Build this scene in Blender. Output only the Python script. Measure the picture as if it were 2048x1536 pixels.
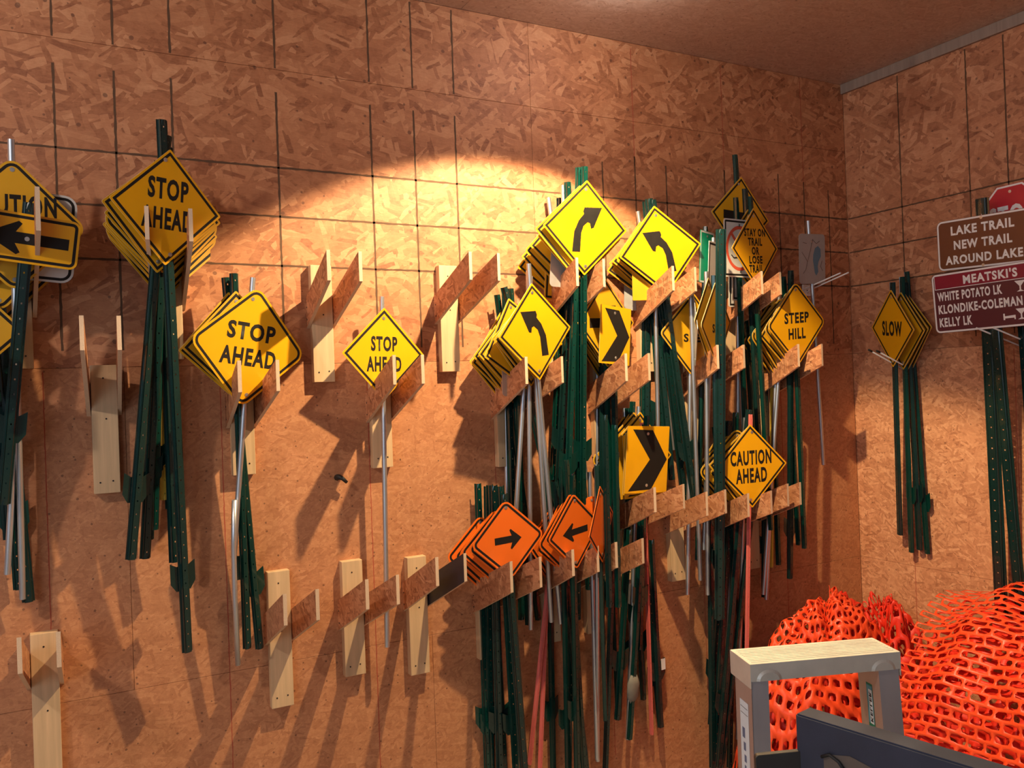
import bpy, bmesh, math, random
from mathutils import Vector, Matrix, noise
from mathutils.geometry import tessellate_polygon
random.seed(7)
U = 0.0254                      # everything below is written in inches
for o in list(bpy.data.objects): bpy.data.objects.remove(o)
SC = bpy.context.scene
COL = SC.collection

# ------------------------------------------------------------------ camera
F, YAW, PIT, ROLL = 1712.136, .4999, .006, -.0367
CAM = Vector((-2.442, -139.58, 74.6))
D = 166.25                      # x of the right wall
H = 144.0                       # ceiling
FL = -9.0                       # floor
fwd = Vector((math.sin(YAW)*math.cos(PIT), math.cos(YAW)*math.cos(PIT), math.sin(PIT)))
r1 = Vector((math.cos(YAW), -math.sin(YAW), 0)); u1 = r1.cross(fwd)
rgt = math.cos(ROLL)*r1 + math.sin(ROLL)*u1
upv = -math.sin(ROLL)*r1 + math.cos(ROLL)*u1
cd = bpy.data.cameras.new('camera'); cam = bpy.data.objects.new('camera', cd); COL.objects.link(cam)
M = Matrix((rgt, upv, -fwd)).transposed().to_4x4(); M.translation = CAM*U
cam.matrix_world = M
cd.sensor_width = 36; cd.lens = 36*F/2048; cd.clip_start = .02
SC.camera = cam

# ------------------------------------------------------------------ light
SC.view_settings.view_transform = 'Standard'
SC.view_settings.look = 'None'
SC.view_settings.exposure = 0.0
SC.view_settings.gamma = 1.0
SC.view_settings.use_curve_mapping = False
w = bpy.data.worlds.new('world'); SC.world = w; w.use_nodes = True
w.node_tree.nodes['Background'].inputs[0].default_value = (.92, .80, .86, 1)
w.node_tree.nodes['Background'].inputs[1].default_value = .17
def light(name, kind, loc, energy, color, aim=None, **kw):
    l = bpy.data.lights.new(name, kind); l.energy = energy; l.color = color
    for k, v in kw.items(): setattr(l, k, v)
    o = bpy.data.objects.new(name, l); COL.objects.link(o); o.location = Vector(loc)*U
    if aim: o.rotation_euler = (Vector(aim)-Vector(loc)).to_track_quat('-Z', 'Y').to_euler()
    return o
LAMP = Vector((72, -42, 135))
light('lamp_bulb', 'SPOT', LAMP, 400, (1, .76, .44), aim=LAMP+Vector((0, 13, -60)), spot_size=math.radians(112), spot_blend=.16, shadow_soft_size=.022)
light('garage_door_daylight', 'AREA', (-110, -190, 90), 52, (.64, .80, 1), aim=(90, -25, 60), shape='RECTANGLE', size=2.6, size_y=1.8)
light('ceiling_glow_fill', 'POINT', (86, -26, 141.4), 10, (1, .93, .88), shadow_soft_size=.03)  # unseen fill light, added to make the ceiling glow above the racks
light('room_fixture', 'POINT', (-75, -78, 141), 125, (1, .90, .82), shadow_soft_size=.06)

# ------------------------------------------------------------------ helpers
def ray(px, py): return fwd + rgt*((px-1024)/F) - upv*((py-768)/F)
def at(px, py, d=0.0):          # photograph pixel -> point d inches in front of the back wall
    v = ray(px, py); return CAM + v*((-d-CAM.y)/v.y)
def atr(px, py, d=0.0):         # same for the right wall
    v = ray(px, py); return CAM + v*((D-d-CAM.x)/v.x)
def atz(px, py, z):
    v = ray(px, py); return CAM + v*((z-CAM.z)/v.z)
def mesh(name, bm, mats):
    me = bpy.data.meshes.new(name)
    for v in bm.verts: v.co *= U
    bm.normal_update(); bm.to_mesh(me); bm.free()
    for m in (mats if isinstance(mats, (list, tuple)) else [mats]): me.materials.append(m)
    return me
def obj(name, me, parent=None, mat=None, label=None):
    o = bpy.data.objects.new(name, me); COL.objects.link(o)
    if parent: o.parent = parent
    if mat is not None:
        mm = mat.copy(); mm.translation = mm.translation*U; o.matrix_local = mm
    if label: o['label'] = label
    return o
def tag(o, label, cat, group=None):
    o['label'] = label; o['category'] = cat
    if group: o['group'] = group
    return o
def struct(o): o['kind'] = 'structure'; return o
def empty(name, mat, label, cat, group=None):
    o = obj(name, None, None, mat); o.empty_display_size = .03
    return tag(o, label, cat, group)
def T(*v): return Matrix.Translation(Vector(v))
def RZ(a): return Matrix.Rotation(a, 4, 'Z')
def box(bm, x0, x1, y0, y1, z0, z1, mi=0):
    vs = [bm.verts.new((x, y, z)) for x in (x0, x1) for y in (y0, y1) for z in (z0, z1)]
    for f in ((0,1,3,2),(4,6,7,5),(0,4,5,1),(2,3,7,6),(0,2,6,4),(1,5,7,3)):
        bm.faces.new([vs[i] for i in f]).material_index = mi
def prism(bm, pts, y0, y1, mi_front=0, mi_back=0, mi_side=0):   # pts in XZ, extruded along y
    a = [bm.verts.new((x, y0, z)) for x, z in pts]; b = [bm.verts.new((x, y1, z)) for x, z in pts]
    f = bm.faces.new(a); f.material_index = mi_front; g = bm.faces.new(b[::-1]); g.material_index = mi_back
    n = len(pts)
    for i in range(n):
        bm.faces.new((a[i], b[i], b[(i+1)%n], a[(i+1)%n])).material_index = mi_side
def bevel(bm, w, seg=2):
    bmesh.ops.bevel(bm, geom=list(bm.edges), offset=w, segments=seg, affect='EDGES', profile=.6)
def fix(bm): bmesh.ops.recalc_face_normals(bm, faces=list(bm.faces)); return bm
def tube(bm, pts, r, n=12, cap=True, mi=0):
    rings = []
    for i, p in enumerate(pts):
        p = Vector(p); t = (Vector(pts[min(i+1, len(pts)-1)])-Vector(pts[max(i-1, 0)])).normalized()
        a = t.orthogonal().normalized() if not rings else (pa - t*pa.dot(t)).normalized()
        pa = a; b = t.cross(a)
        rr = r[i] if isinstance(r, (list, tuple)) else r
        rings.append([bm.verts.new(p + a*rr*math.cos(k*math.tau/n) + b*rr*math.sin(k*math.tau/n)) for k in range(n)])
    for q, s in zip(rings, rings[1:]):
        for k in range(n):
            f = bm.faces.new((q[k], q[(k+1)%n], s[(k+1)%n], s[k])); f.smooth = True; f.material_index = mi
    if cap: bm.faces.new(rings[0][::-1]); bm.faces.new(rings[-1])
def rounded(pts, r, n=5):       # round the corners of a convex outline
    if r <= 0: return [tuple(p) for p in pts]
    out = []; N = len(pts)
    for i in range(N):
        p = Vector(pts[i]); a = (Vector(pts[i-1])-p).normalized(); b = (Vector(pts[(i+1)%N])-p).normalized()
        ang = a.angle(b); t = r/math.tan(ang/2); c = p + (a+b).normalized()*(r/math.sin(ang/2))
        s = (p+a*t)-c; e = (p+b*t)-c
        a0 = math.atan2(s.y, s.x); a1 = math.atan2(e.y, e.x); dd = (a1-a0+math.pi) % math.tau - math.pi
        for k in range(n+1):
            th = a0+dd*k/n; out.append((c.x+r*math.cos(th), c.y+r*math.sin(th)))
    return out

# ------------------------------------------------------------------ materials
def newmat(name):
    m = bpy.data.materials.new(name); m.use_nodes = True
    nt = m.node_tree; b = nt.nodes['Principled BSDF']; return m, nt, b
def nd(nt, t, **kw):
    n = nt.nodes.new(t)
    for k, v in kw.items(): setattr(n, k, v)
    return n
def math_(nt, op, a, b=None, c=None, clamp=False):
    n = nd(nt, 'ShaderNodeMath', operation=op, use_clamp=clamp)
    for i, v in enumerate((a, b, c)):
        if v is None: continue
        if isinstance(v, (int, float)): n.inputs[i].default_value = v
        else: nt.links.new(v, n.inputs[i])
    return n.outputs[0]
def mixc(nt, fac, a, b, mode='MIX'):
    n = nd(nt, 'ShaderNodeMix', data_type='RGBA', blend_type=mode)
    for s, v in ((0, fac), (6, a), (7, b)):
        if isinstance(v, (int, float)): n.inputs[s].default_value = v
        elif isinstance(v, tuple): n.inputs[s].default_value = (*v, 1)
        else: nt.links.new(v, n.inputs[s])
    return n.outputs[2]
def ramp(nt, fac, stops):
    n = nd(nt, 'ShaderNodeValToRGB'); e = n.color_ramp.elements
    while len(e) < len(stops): e.new(.5)
    for i, (p, c) in enumerate(stops): e[i].position = p; e[i].color = (*c, 1)
    nt.links.new(fac, n.inputs[0]); return n.outputs[0]
def noise_(nt, vec, scale, detail=3, rough=.55):
    n = nd(nt, 'ShaderNodeTexNoise'); n.inputs['Scale'].default_value = scale
    n.inputs['Detail'].default_value = detail; n.inputs['Roughness'].default_value = rough
    nt.links.new(vec, n.inputs['Vector']); return n.outputs[0]
def plain(name, col, rough=.5, metal=0.0, bump=0.0, var=.12, scale=30, coat=0.0, stretch=None, spec=.5):
    m, nt, b = newmat(name)
    tc = nd(nt, 'ShaderNodeTexCoord'); vec = tc.outputs['Object']
    oi = nd(nt, 'ShaderNodeObjectInfo')
    if stretch:
        mp = nd(nt, 'ShaderNodeMapping'); mp.inputs['Scale'].default_value = stretch
        nt.links.new(vec, mp.inputs[0]); vec = mp.outputs[0]
    n = noise_(nt, vec, scale, 4)
    k = math_(nt, 'MULTIPLY_ADD', n, var*2, 1-var)
    k = math_(nt, 'MULTIPLY_ADD', oi.outputs['Random'], var*.8, k)
    c = mixc(nt, 1.0, col, mixc(nt, 1.0, (0, 0, 0), (0, 0, 0)), 'MULTIPLY')
    mul = nd(nt, 'ShaderNodeVectorMath', operation='SCALE'); mul.inputs[0].default_value = col
    nt.links.new(k, mul.inputs['Scale']); nt.links.new(mul.outputs[0], b.inputs['Base Color'])
    rr = math_(nt, 'MULTIPLY_ADD', n, .25, rough-.12, clamp=True); nt.links.new(rr, b.inputs['Roughness'])
    b.inputs['Metallic'].default_value = metal; b.inputs['Coat Weight'].default_value = coat
    b.inputs['Specular IOR Level'].default_value = spec
    if bump:
        bp = nd(nt, 'ShaderNodeBump'); bp.inputs['Strength'].default_value = bump; bp.inputs['Distance'].default_value = .002
        nt.links.new(n, bp.inputs['Height']); nt.links.new(bp.outputs[0], b.inputs['Normal'])
    return m
def osb(name, plane, size=1.0, contrast=1.0, tone=(1, 1, 1), smooth=0.0, seed=0.0, rough=.62, per_object=False):
    """oriented strand board: five layers of elongated chips, each at its own angle"""
    m, nt, b = newmat(name)
    tc = nd(nt, 'ShaderNodeTexCoord'); sp = nd(nt, 'ShaderNodeSeparateXYZ'); nt.links.new(tc.outputs['Object'], sp.inputs[0])
    ax = {'XZ': (0, 2), 'YZ': (1, 2), 'XY': (0, 1)}[plane]
    cb = nd(nt, 'ShaderNodeCombineXYZ')
    k = 1/U/size
    nt.links.new(math_(nt, 'MULTIPLY', sp.outputs[ax[0]], k), cb.inputs[0])
    nt.links.new(math_(nt, 'MULTIPLY', sp.outputs[ax[1]], k), cb.inputs[1])
    vec = cb.outputs[0]
    ad = nd(nt, 'ShaderNodeVectorMath', operation='ADD'); ad.inputs[1].default_value = (seed*37.1, seed*11.3, 0); nt.links.new(vec, ad.inputs[0]); vec = ad.outputs[0]
    if per_object:
        oi = nd(nt, 'ShaderNodeObjectInfo'); s2 = nd(nt, 'ShaderNodeVectorMath', operation='SCALE'); s2.inputs[0].default_value = (91, 57, 0)
        nt.links.new(oi.outputs['Random'], s2.inputs['Scale'])
        a2 = nd(nt, 'ShaderNodeVectorMath', operation='ADD'); nt.links.new(vec, a2.inputs[0]); nt.links.new(s2.outputs[0], a2.inputs[1]); vec = a2.outputs[0]
    wn = nd(nt, 'ShaderNodeTexNoise'); wn.inputs['Scale'].default_value = .35; wn.inputs['Detail'].default_value = 1; nt.links.new(vec, wn.inputs['Vector'])
    wv = nd(nt, 'ShaderNodeVectorMath', operation='SCALE'); wv.inputs['Scale'].default_value = .45; nt.links.new(wn.outputs[1], wv.inputs[0])
    wa = nd(nt, 'ShaderNodeVectorMath', operation='ADD'); nt.links.new(vec, wa.inputs[0]); nt.links.new(wv.outputs[0], wa.inputs[1]); wvec = wa.outputs[0]
    val = None; edge = None
    for i, (ang, L, W_, thr) in enumerate([(5, 3.4, 1.3, -1), (62, 3.2, 1.0, .50), (-38, 3.6, .95, .55), (24, 3.8, .85, .55), (-75, 3.0, .8, .68), (-12, 4.2, .75, .62), (40, 3.0, .55, .76)]):
        mp = nd(nt, 'ShaderNodeMapping', vector_type='TEXTURE'); mp.inputs['Rotation'].default_value = (0, 0, math.radians(ang))
        mp.inputs['Scale'].default_value = (L, W_, 1); mp.inputs['Location'].default_value = (i*7.7, i*3.1, 0)
        nt.links.new(wvec, mp.inputs[0])
        vo = nd(nt, 'ShaderNodeTexVoronoi', voronoi_dimensions='2D', feature='F1', distance='CHEBYCHEV'); vo.inputs['Scale'].default_value = 1
        nt.links.new(mp.outputs[0], vo.inputs['Vector'])
        sc = nd(nt, 'ShaderNodeSeparateColor'); nt.links.new(vo.outputs['Color'], sc.inputs[0])
        if val is None: val = sc.outputs[0]; edge = vo.outputs['Distance']
        else:
            msk = math_(nt, 'MULTIPLY', math_(nt, 'GREATER_THAN', sc.outputs[1], thr), math_(nt, 'LESS_THAN', vo.outputs['Distance'], math_(nt, 'MULTIPLY_ADD', sc.outputs[2], .30, .22)))
            def mixf(a, bb):
                n = nd(nt, 'ShaderNodeMix', data_type='FLOAT'); nt.links.new(msk, n.inputs[0]); nt.links.new(a, n.inputs[2]); nt.links.new(bb, n.inputs[3]); return n.outputs[0]
            val = mixf(val, sc.outputs[0]); edge = mixf(edge, vo.outputs['Distance'])
    fine = noise_(nt, wvec, 1.1, 6, .7)
    gn = nd(nt, 'ShaderNodeMapping'); gn.inputs['Scale'].default_value = (.6, 3.5, 1); gn.inputs['Rotation'].default_value = (0, 0, .35); nt.links.new(wvec, gn.inputs[0])
    grain = noise_(nt, gn.outputs[0], 2.2, 5, .75)
    v = math_(nt, 'MULTIPLY_ADD', math_(nt, 'SUBTRACT', val, .5), .62*contrast, .5)
    v = math_(nt, 'MULTIPLY_ADD', math_(nt, 'SUBTRACT', fine, .5), .55, v)
    v = math_(nt, 'MULTIPLY_ADD', math_(nt, 'SUBTRACT', grain, .5), .5, v)
    c = ramp(nt, v, [(0.0, (.15, .042, .014)), (.17, (.27, .088, .034)), (.36, (.42, .155, .063)), (.6, (.53, .215, .092)), (.82, (.64, .295, .138)), (1.0, (.74, .41, .22))])
    c = mixc(nt, 1.0, c, tone, 'MULTIPLY')
    # dark wax specks and bark
    sp2 = nd(nt, 'ShaderNodeTexVoronoi', voronoi_dimensions='2D', feature='F1'); sp2.inputs['Scale'].default_value = .42
    nt.links.new(wvec, sp2.inputs['Vector']); s3 = nd(nt, 'ShaderNodeSeparateColor'); nt.links.new(sp2.outputs['Color'], s3.inputs[0])
    spk = math_(nt, 'MULTIPLY', math_(nt, 'LESS_THAN', sp2.outputs['Distance'], math_(nt, 'MULTIPLY_ADD', s3.outputs[0], .20, -.10)), .62)
    c = mixc(nt, spk, c, (.10, .035, .018))
    nt.links.new(c, b.inputs['Base Color'])
    b.inputs['Roughness'].default_value = rough
    bp = nd(nt, 'ShaderNodeBump'); bp.inputs['Strength'].default_value = .35*(1-smooth); bp.inputs['Distance'].default_value = .0012
    h = math_(nt, 'ADD', math_(nt, 'MULTIPLY', val, .8), grain); nt.links.new(h, bp.inputs['Height']); nt.links.new(bp.outputs[0], b.inputs['Normal'])
    return m
def pine(name, col=(.66, .44, .24)):
    m, nt, b = newmat(name)
    tc = nd(nt, 'ShaderNodeTexCoord'); oi = nd(nt, 'ShaderNodeObjectInfo')
    mp = nd(nt, 'ShaderNodeMapping'); mp.inputs['Scale'].default_value = (40, 40, 2.2); nt.links.new(tc.outputs['Object'], mp.inputs[0])
    cb = nd(nt, 'ShaderNodeCombineXYZ'); nt.links.new(math_(nt, 'MULTIPLY', oi.outputs['Random'], 40), cb.inputs[0])
    ad = nd(nt, 'ShaderNodeVectorMath', operation='ADD'); nt.links.new(mp.outputs[0], ad.inputs[0]); nt.links.new(cb.outputs[0], ad.inputs[1])
    n = noise_(nt, ad.outputs[0], 1.3, 4, .55)
    c = ramp(nt, n, [(.3, tuple(x*.86 for x in col)), (.55, col), (.75, tuple(min(1, x*1.15) for x in col))])
    nt.links.new(c, b.inputs['Base Color']); b.inputs['Roughness'].default_value = .6
    bp = nd(nt, 'ShaderNodeBump'); bp.inputs['Strength'].default_value = .15; bp.inputs['Distance'].default_value = .001
    nt.links.new(n, bp.inputs['Height']); nt.links.new(bp.outputs[0], b.inputs['Normal']); return m
OSB_UP = osb('osb_rough', 'XZ', 1.55, .80)
OSB_LOW = osb('osb_smooth', 'XZ', .75, .42, tone=(1.06, 1.13, 1.16), smooth=.7, seed=2)
OSB_R = osb('osb_right', 'YZ', 1.45, .8, tone=(1.0, 1.05, 1.15), seed=4)
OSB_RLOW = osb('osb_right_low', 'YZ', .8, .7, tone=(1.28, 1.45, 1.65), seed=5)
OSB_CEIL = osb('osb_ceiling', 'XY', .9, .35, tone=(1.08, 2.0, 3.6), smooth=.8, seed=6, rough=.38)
OSB_ARM = osb('osb_arm', 'YZ', .8, .9, tone=(.95, 1.0, 1.05), seed=8, per_object=True)
EDGE = plain('osb_sawn_edge', (.66, .47, .31), .8, var=.2, scale=300, bump=.4)
PLY_DARK = plain('black_faced_plywood', (.022, .02, .03), .45, var=.3)
PINE = pine('pine'); PINE_GREY = pine('pine_pale', (.60, .44, .30))
INK = plain('printed_line_ink', (.085, .040, .018), .8, var=.4, scale=60)
CHALK = plain('red_chalk', (.36, .07, .035), .9, var=.3, scale=80)
YEL = plain('yellow_sheeting', (.84, .40, .003), .36, var=.06, scale=9, coat=.08)
YELD = plain('yellow_old_sheeting', (.70, .35, .008), .45, var=.10, scale=9)
ORG = plain('orange_sheeting', (.93, .165, .012), .36, var=.06, scale=9, coat=.15)
WHT = plain('white_sheeting', (.66, .63, .58), .4, var=.06)
REDS = plain('red_sheeting', (.52, .015, .03), .35, var=.06)
BRN = plain('brown_sheeting', (.16, .052, .022), .4, var=.06)
MAR = plain('maroon_sheeting', (.10, .018, .028), .4, var=.06)
MAR2 = plain('crimson_sheeting', (.24, .008, .03), .4, var=.06)
GRN = plain('green_sheeting', (.0, .32, .17), .4, var=.06)
BLUE = plain('blue_print', (.11, .20, .26), .5, var=.1)
GREYP = plain('weathered_plastic', (.36, .31, .27), .6, var=.1)
ALU = plain('sheet_aluminium', (.55, .55, .54), .5, metal=.85, var=.1, scale=14)
ALUE = plain('cut_edge', (.80, .62, .28), .5, metal=.1, var=.1)
BLK = plain('black_legend', (.014, .011, .009), .6, var=.3, scale=30, spec=.25)
WLEG = plain('white_legend', (.80, .78, .76), .4, var=.05)
GPOST = plain('green_enamel', (.0015, .030, .023), .24, var=.3, scale=8, coat=.4)
DPOST = plain('dark_green_enamel', (.004, .022, .020), .26, var=.3, scale=8, coat=.4)
GALV = plain('galvanized_steel', (.60, .62, .64), .38, metal=.9, var=.2, scale=40, stretch=(1, 1, .1))
RPOST = plain('salmon_red_paint', (.72, .16, .13), .45, var=.1)
YPOST = plain('yellow_fibreglass', (.55, .36, .04), .5, var=.15)
MUD = plain('dried_mud', (.20, .18, .14), .9, var=.3, bump=.6)
BOLT = plain('zinc_bolt', (.62, .60, .56), .35, metal=.9)
DSCREW = plain('dark_screw', (.03, .02, .018), .5, metal=.3)
CREAM = plain('white_enamel', (.80, .76, .70), .35, var=.04)
RUB = plain('black_rubber', (.012, .012, .012), .6)
LADD = plain('ladder_aluminium', (.62, .60, .60), .36, metal=.75, var=.12, scale=22, stretch=(1, 1, .2))
LADC = plain('paint_smeared_cap', (.70, .66, .56), .42, metal=.35, var=.22, scale=16)
STICK = plain('white_sticker', (.74, .84, .88), .35, var=.03)
STG = plain('green_sticker', (.0, .20, .11), .35, var=.03)
STT = plain('teal_sticker', (.08, .33, .42), .35, var=.03)
BSTEEL = plain('black_plate_steel', (.035, .040, .062), .40, metal=.3, var=.4, scale=12, bump=.1)
NET = plain('orange_fence_plastic', (.95, .085, .020), .42, var=.08, scale=10)
NETI = plain('red_orange_fence_plastic', (.80, .035, .012), .5, var=.12, scale=10)
CONC = plain('concrete', (.26, .23, .20), .85, var=.2, scale=6, bump=.2)
GLOW, nt_, b_ = newmat('lit_bulb'); b_.inputs['Emission Color'].default_value = (1, .8, .5, 1); b_.inputs['Emission Strength'].default_value = 12

# ------------------------------------------------------------------ room shell
def slab(name, x0, x1, y0, y1, z0, z1, mat, parent=None, bev=.05):
    bm = bmesh.new(); box(bm, x0, x1, y0, y1, z0, z1); bevel(bm, bev, 1); fix(bm)
    return obj(name, mesh(name, bm, mat), parent)
def wall_root(name):
    return struct(obj(name, None))
XL = -112
bm = bmesh.new(); box(bm, XL, D+8, .45, 4, FL, H+2); wb = struct(obj('wall_back', mesh('wall_back', fix(bm), OSB_LOW)))
bm = bmesh.new(); box(bm, D+.45, D+4, -300, .4, FL, H+2); wr = struct(obj('wall_right', mesh('wall_right', fix(bm), OSB_RLOW)))
bm = bmesh.new(); box(bm, XL, D+8, -300, 4, FL-3, FL); struct(obj('floor', mesh('floor', fix(bm), CONC)))
g = .05
rows = [(128, H, [-16, 80, D]), (80, 128, [-112, -16, 80, D]), (32, 80, [-88, 8, 104, D]), (FL, 32, [-112, -40, 56, 152, D])]
for (z0, z1, xs), mt in zip(rows, (OSB_UP, OSB_UP, OSB_LOW, OSB_LOW)):
    xs = sorted(set([XL]+xs))
    for a, b in zip(xs, xs[1:]):
        slab('osb_panel', a+g/2, b-g/2, 0, .44, z0+g/2, z1-g/2, mt, wb, .03)
for (z0, z1, ys), mt in zip([(80, H, [0, -78, -174, -300]), (32, 80, [0, -46, -142, -238, -300]), (FL, 32, [0, -94, -190, -300])], (OSB_R, OSB_RLOW, OSB_RLOW)):
    for a, b in zip(ys, ys[1:]):
        slab('osb_panel', D, D+.44, b+g/2, a-g/2, z0+g/2, z1-g/2, mt, wr, .03)
ce = struct(obj('ceiling', None))
for xa, xb in [(XL, -30), (-30, 66), (66, D+4)]:
    for ya, yb in [(-48, 0), (-96, -48), (-144, -96), (-192, -144), (-300, -192)]:
        slab('osb_panel', xa+g/2, xb-g/2, ya+g/2, yb-g/2, H, H+.6, OSB_CEIL, ce, .03)
struct(slab('trim_1', D-.75, D-.02, -300, -.02, H-2.3, H-.02, pine('grey_trim', (.30, .22, .17))))
# nailing lines printed on the boards (flat print), roughened by small jogs
def inkline(bm, p, q, wd, n, wob=.03):
    p, q = Vector(p), Vector(q); t = (q-p).normalized(); side = Vector((0, -1, 0)).cross(t) if abs(p.y-q.y) < 1e-6 and wob >= 0 else None
    return p, q, t
def lines_mesh(segs, wd, axis):
    bm = bmesh.new(); rnd = random.Random(3)
    for (a0, z0, a1, z1) in segs:
        L = math.hypot(a1-a0, z1-z0); n = max(2, int(L/.7)); tx, tz = (a1-a0)/L, (z1-z0)/L; prev = None
        for i in range(n+1):
            s = i/n; o = rnd.uniform(-.035, .035); ww = wd*rnd.uniform(.7, 1.15)/2
            cx, cz = a0+(a1-a0)*s-tz*o, z0+(z1-z0)*s+tx*o
            P = []
            for sg in (-1, 1):
                x, z = cx-tz*ww*sg, cz+tx*ww*sg
                P.append(bm.verts.new((x, -.006, z) if axis == 'b' else (D-.006, x, z)))
            if prev: bm.faces.new((prev[0], P[0], P[1], prev[1]))
            prev = P
    return bm
V = [80-96+k for k in (-96, -80, -72, -64, -48, -32, -24, -16)] + [80-96+k for k in (16, 24, 32, 48, 64, 72, 80)] + [80+k for k in (16, 24, 32, 48, 64, 72, 80)]
segs = []
for x in V:
    segs.append((x, 124.3 if x < 90 else 118.5+(x % 5)*.6, x, 82.5))
    if x < 80: segs.append((x, 128.2, x, 143.5))
for z in (112, 104, 96): segs.append((XL, z, D-.3, z))
o = obj('printed_lines', mesh('printed_lines', lines_mesh(segs, .36, 'b'), INK), wb); o['kind'] = 'stuff'
segs = [(x, 79.5, x, 2) for x in (-50.5, -26.5, -2.6, 21.7, 45.7, 69.7, 93.9, 118, 142.2)] + [(x, 143, x, 119) for x in (104, 128, 152)]
o = obj('chalk_lines', mesh('chalk_lines', lines_mesh(segs, .16, 'b'), CHALK), wb); o['kind'] = 'stuff'
segs = [(-y, 141.3, -y, 82) for y in (14.8, 30.8, 38.8, 46.8, 62.8, 78.8, 94.8)] + [(-.3, z, -150, z) for z in (112, 104, 96)]
o = obj('printed_lines', mesh('printed_lines', lines_mesh(segs, .34, 'r'), INK), wr); o['kind'] = 'stuff'
o = obj('chalk_lines', mesh('chalk_lines', lines_mesh([(-14.5, 79, -14.5, 2), (-38.5, 79, -38.5, 2)], .15, 'r'), CHALK), wr); o['kind'] = 'stuff'

# ------------------------------------------------------------------ lamp above the frame
lr = empty('clamp_lamp', T(LAMP.x, LAMP.y, LAMP.z), 'metal dome lamp hung from the ceiling above the racks', 'lamp')
bm = bmesh.new(); prof = [(.9, 4.6), (1.0, 2.4), (2.6, 1.8), (4.0, .6), (4.9, -1.2), (5.2, -2.0)]
ringv = [[bm.verts.new((r*math.cos(k*math.tau/24), r*math.sin(k*math.tau/24), z)) for k in range(24)] for r, z in prof]
for a, b in zip(ringv, ringv[1:]):
    for k in range(24): bm.faces.new((a[k], a[(k+1)%24], b[(k+1)%24], b[k])).smooth = True
obj('reflector', mesh('reflector', bm, ALU), lr, T(0, 0, 1.6))
bm = bmesh.new(); tube(bm, [(0, 0, 4.6), (0, 0, 7.4)], .7); obj('socket', mesh('socket', fix(bm), RUB), lr)
bm = bmesh.new(); tube(bm, [(0, 0, 7.3), (0, 0, 9)], .2); obj('cord', mesh('cord', fix(bm), RUB), lr)

# ------------------------------------------------------------------ racks: pine cleat + two slanted OSB arms
def arm_mesh(dep, rise, hgt, mat, th=.55, slant=0):
    bm = bmesh.new()
    pr = [(0, 0), (-dep, rise), (-dep, rise+hgt), (0, hgt+.3)]
    a = [bm.verts.new((-th/2, y, z)) for y, z in pr]; b = [bm.verts.new((th/2, y, z)) for y, z in pr]
    bm.faces.new(a); bm.faces.new(b[::-1])
    for i in range(4):
        f = bm.faces.new((a[i], b[i], b[(i+1)%4], a[(i+1)%4])); f.material_index = 1
    fix(bm); return mesh('arm', bm, [mat, EDGE])
screw_bm = bmesh.new(); tube(screw_bm, [(0, .1, 0), (0, -.04, 0)], .13, 8); SCREW = mesh('screw', fix(screw_bm), DSCREW)
RK = {}
STAMPED = {'I', 'J', ('K', 0), ('M', 0), ('P', 1), ('P', 0), ('G', 0)}
def rack(key, xl, xr, ztop, label, cx=None, ctop=None, clen=19, dep=13.5, slope=.46, hgt=4.6, cleat=True, mats=(None, None), pale=False, group='sign hanging racks screwed to the wall'):
    cx = (xl+xr)/2 if cx is None else cx; ctop = ztop-.5 if ctop is None else ctop
    root = empty('sign_rack', T(cx, 0, ctop-clen), label, 'rack', group)
    if cleat:
        bm = bmesh.new(); box(bm, -1.75, 1.75, -1.5, -.01, 0, clen); bevel(bm, .09, 2); fix(bm)
        cl = obj('cleat', mesh('cleat', bm, PINE_GREY if pale else PINE), root)
        for (sx, sz) in ((-.1, clen-1.9), (.15, clen*.42+3), (-.9, 1.6), (.8, 1.75)): obj('screw', SCREW, cl, T(sx, -1.5, sz))
    for i, (sx, xf) in enumerate(((-1, xl), (1, xr))):
        xr0 = sx*2.05; xf0 = xf-cx; ang = math.atan2(xf0-xr0, dep)
        me = arm_mesh(dep, dep*slope, hgt, mats[i] or OSB_ARM)
        a = obj('arm', me, root, T(xr0, -.02, ztop-dep*slope-hgt-(ctop-clen)) @ RZ(ang))
        if mats[i] is PLY_DARK: a['label'] = 'black faced plywood arm'
        if key in STAMPED or (key, i) in STAMPED:
            rs = random.Random(ord(key[0])+i); lx = -.285; bm = bmesh.new()
            for q in range(15):
                y = -dep+1.0+q*.42; zb = dep*slope*(-y/dep); z0, z1 = zb+rs.uniform(.4, 1.6), zb+rs.uniform(2.6, hgt-.3)
                if q in (5, 10): continue
                w_ = rs.uniform(.05, .13); vs = [bm.verts.new((lx, yy, zz)) for yy, zz in ((y, z0), (y+w_, z0+.05), (y+w_, z1+.05), (y, z1))]
                bm.faces.new(vs)
            fs = obj('mill_stamp', mesh('mill_stamp', bm, INK), a, label='dark printed mill stamp'); fs['kind'] = 'stuff'
        for sz in (1.4, 3.4): obj('screw', SCREW, a, T((-.29 if sx < 0 else .29), -.75, sz) @ RZ(-math.pi/2 if sx < 0 else math.pi/2))
    RK[key] = dict(cx=cx, xm=(xl+xr)/2, z=ztop, dep=dep, slope=slope)
    return root
rack('A', -8.3, -2.5, 102.5, 'pine rack at the left picture edge holding the CAUTION and arrow signs', clen=22, slope=.6, dep=16, hgt=5.6)
rack('A2', -13.5, -8.6, 84, 'pine rack cut by the left picture edge holding one rounded yellow sign', clen=20, slope=.5)
rack('B', 10.5, 16.2, 101.5, 'pine rack with tall arms holding the highest STOP AHEAD sign', cx=14.6, clen=21, slope=.62, ctop=102)
rack('e1', 2.1, 6.6, 86.4, 'empty pine rack with two thin arms between the two leftmost sign stacks', cx=5.2, ctop=80.3, clen=18.7, slope=.66)
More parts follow.
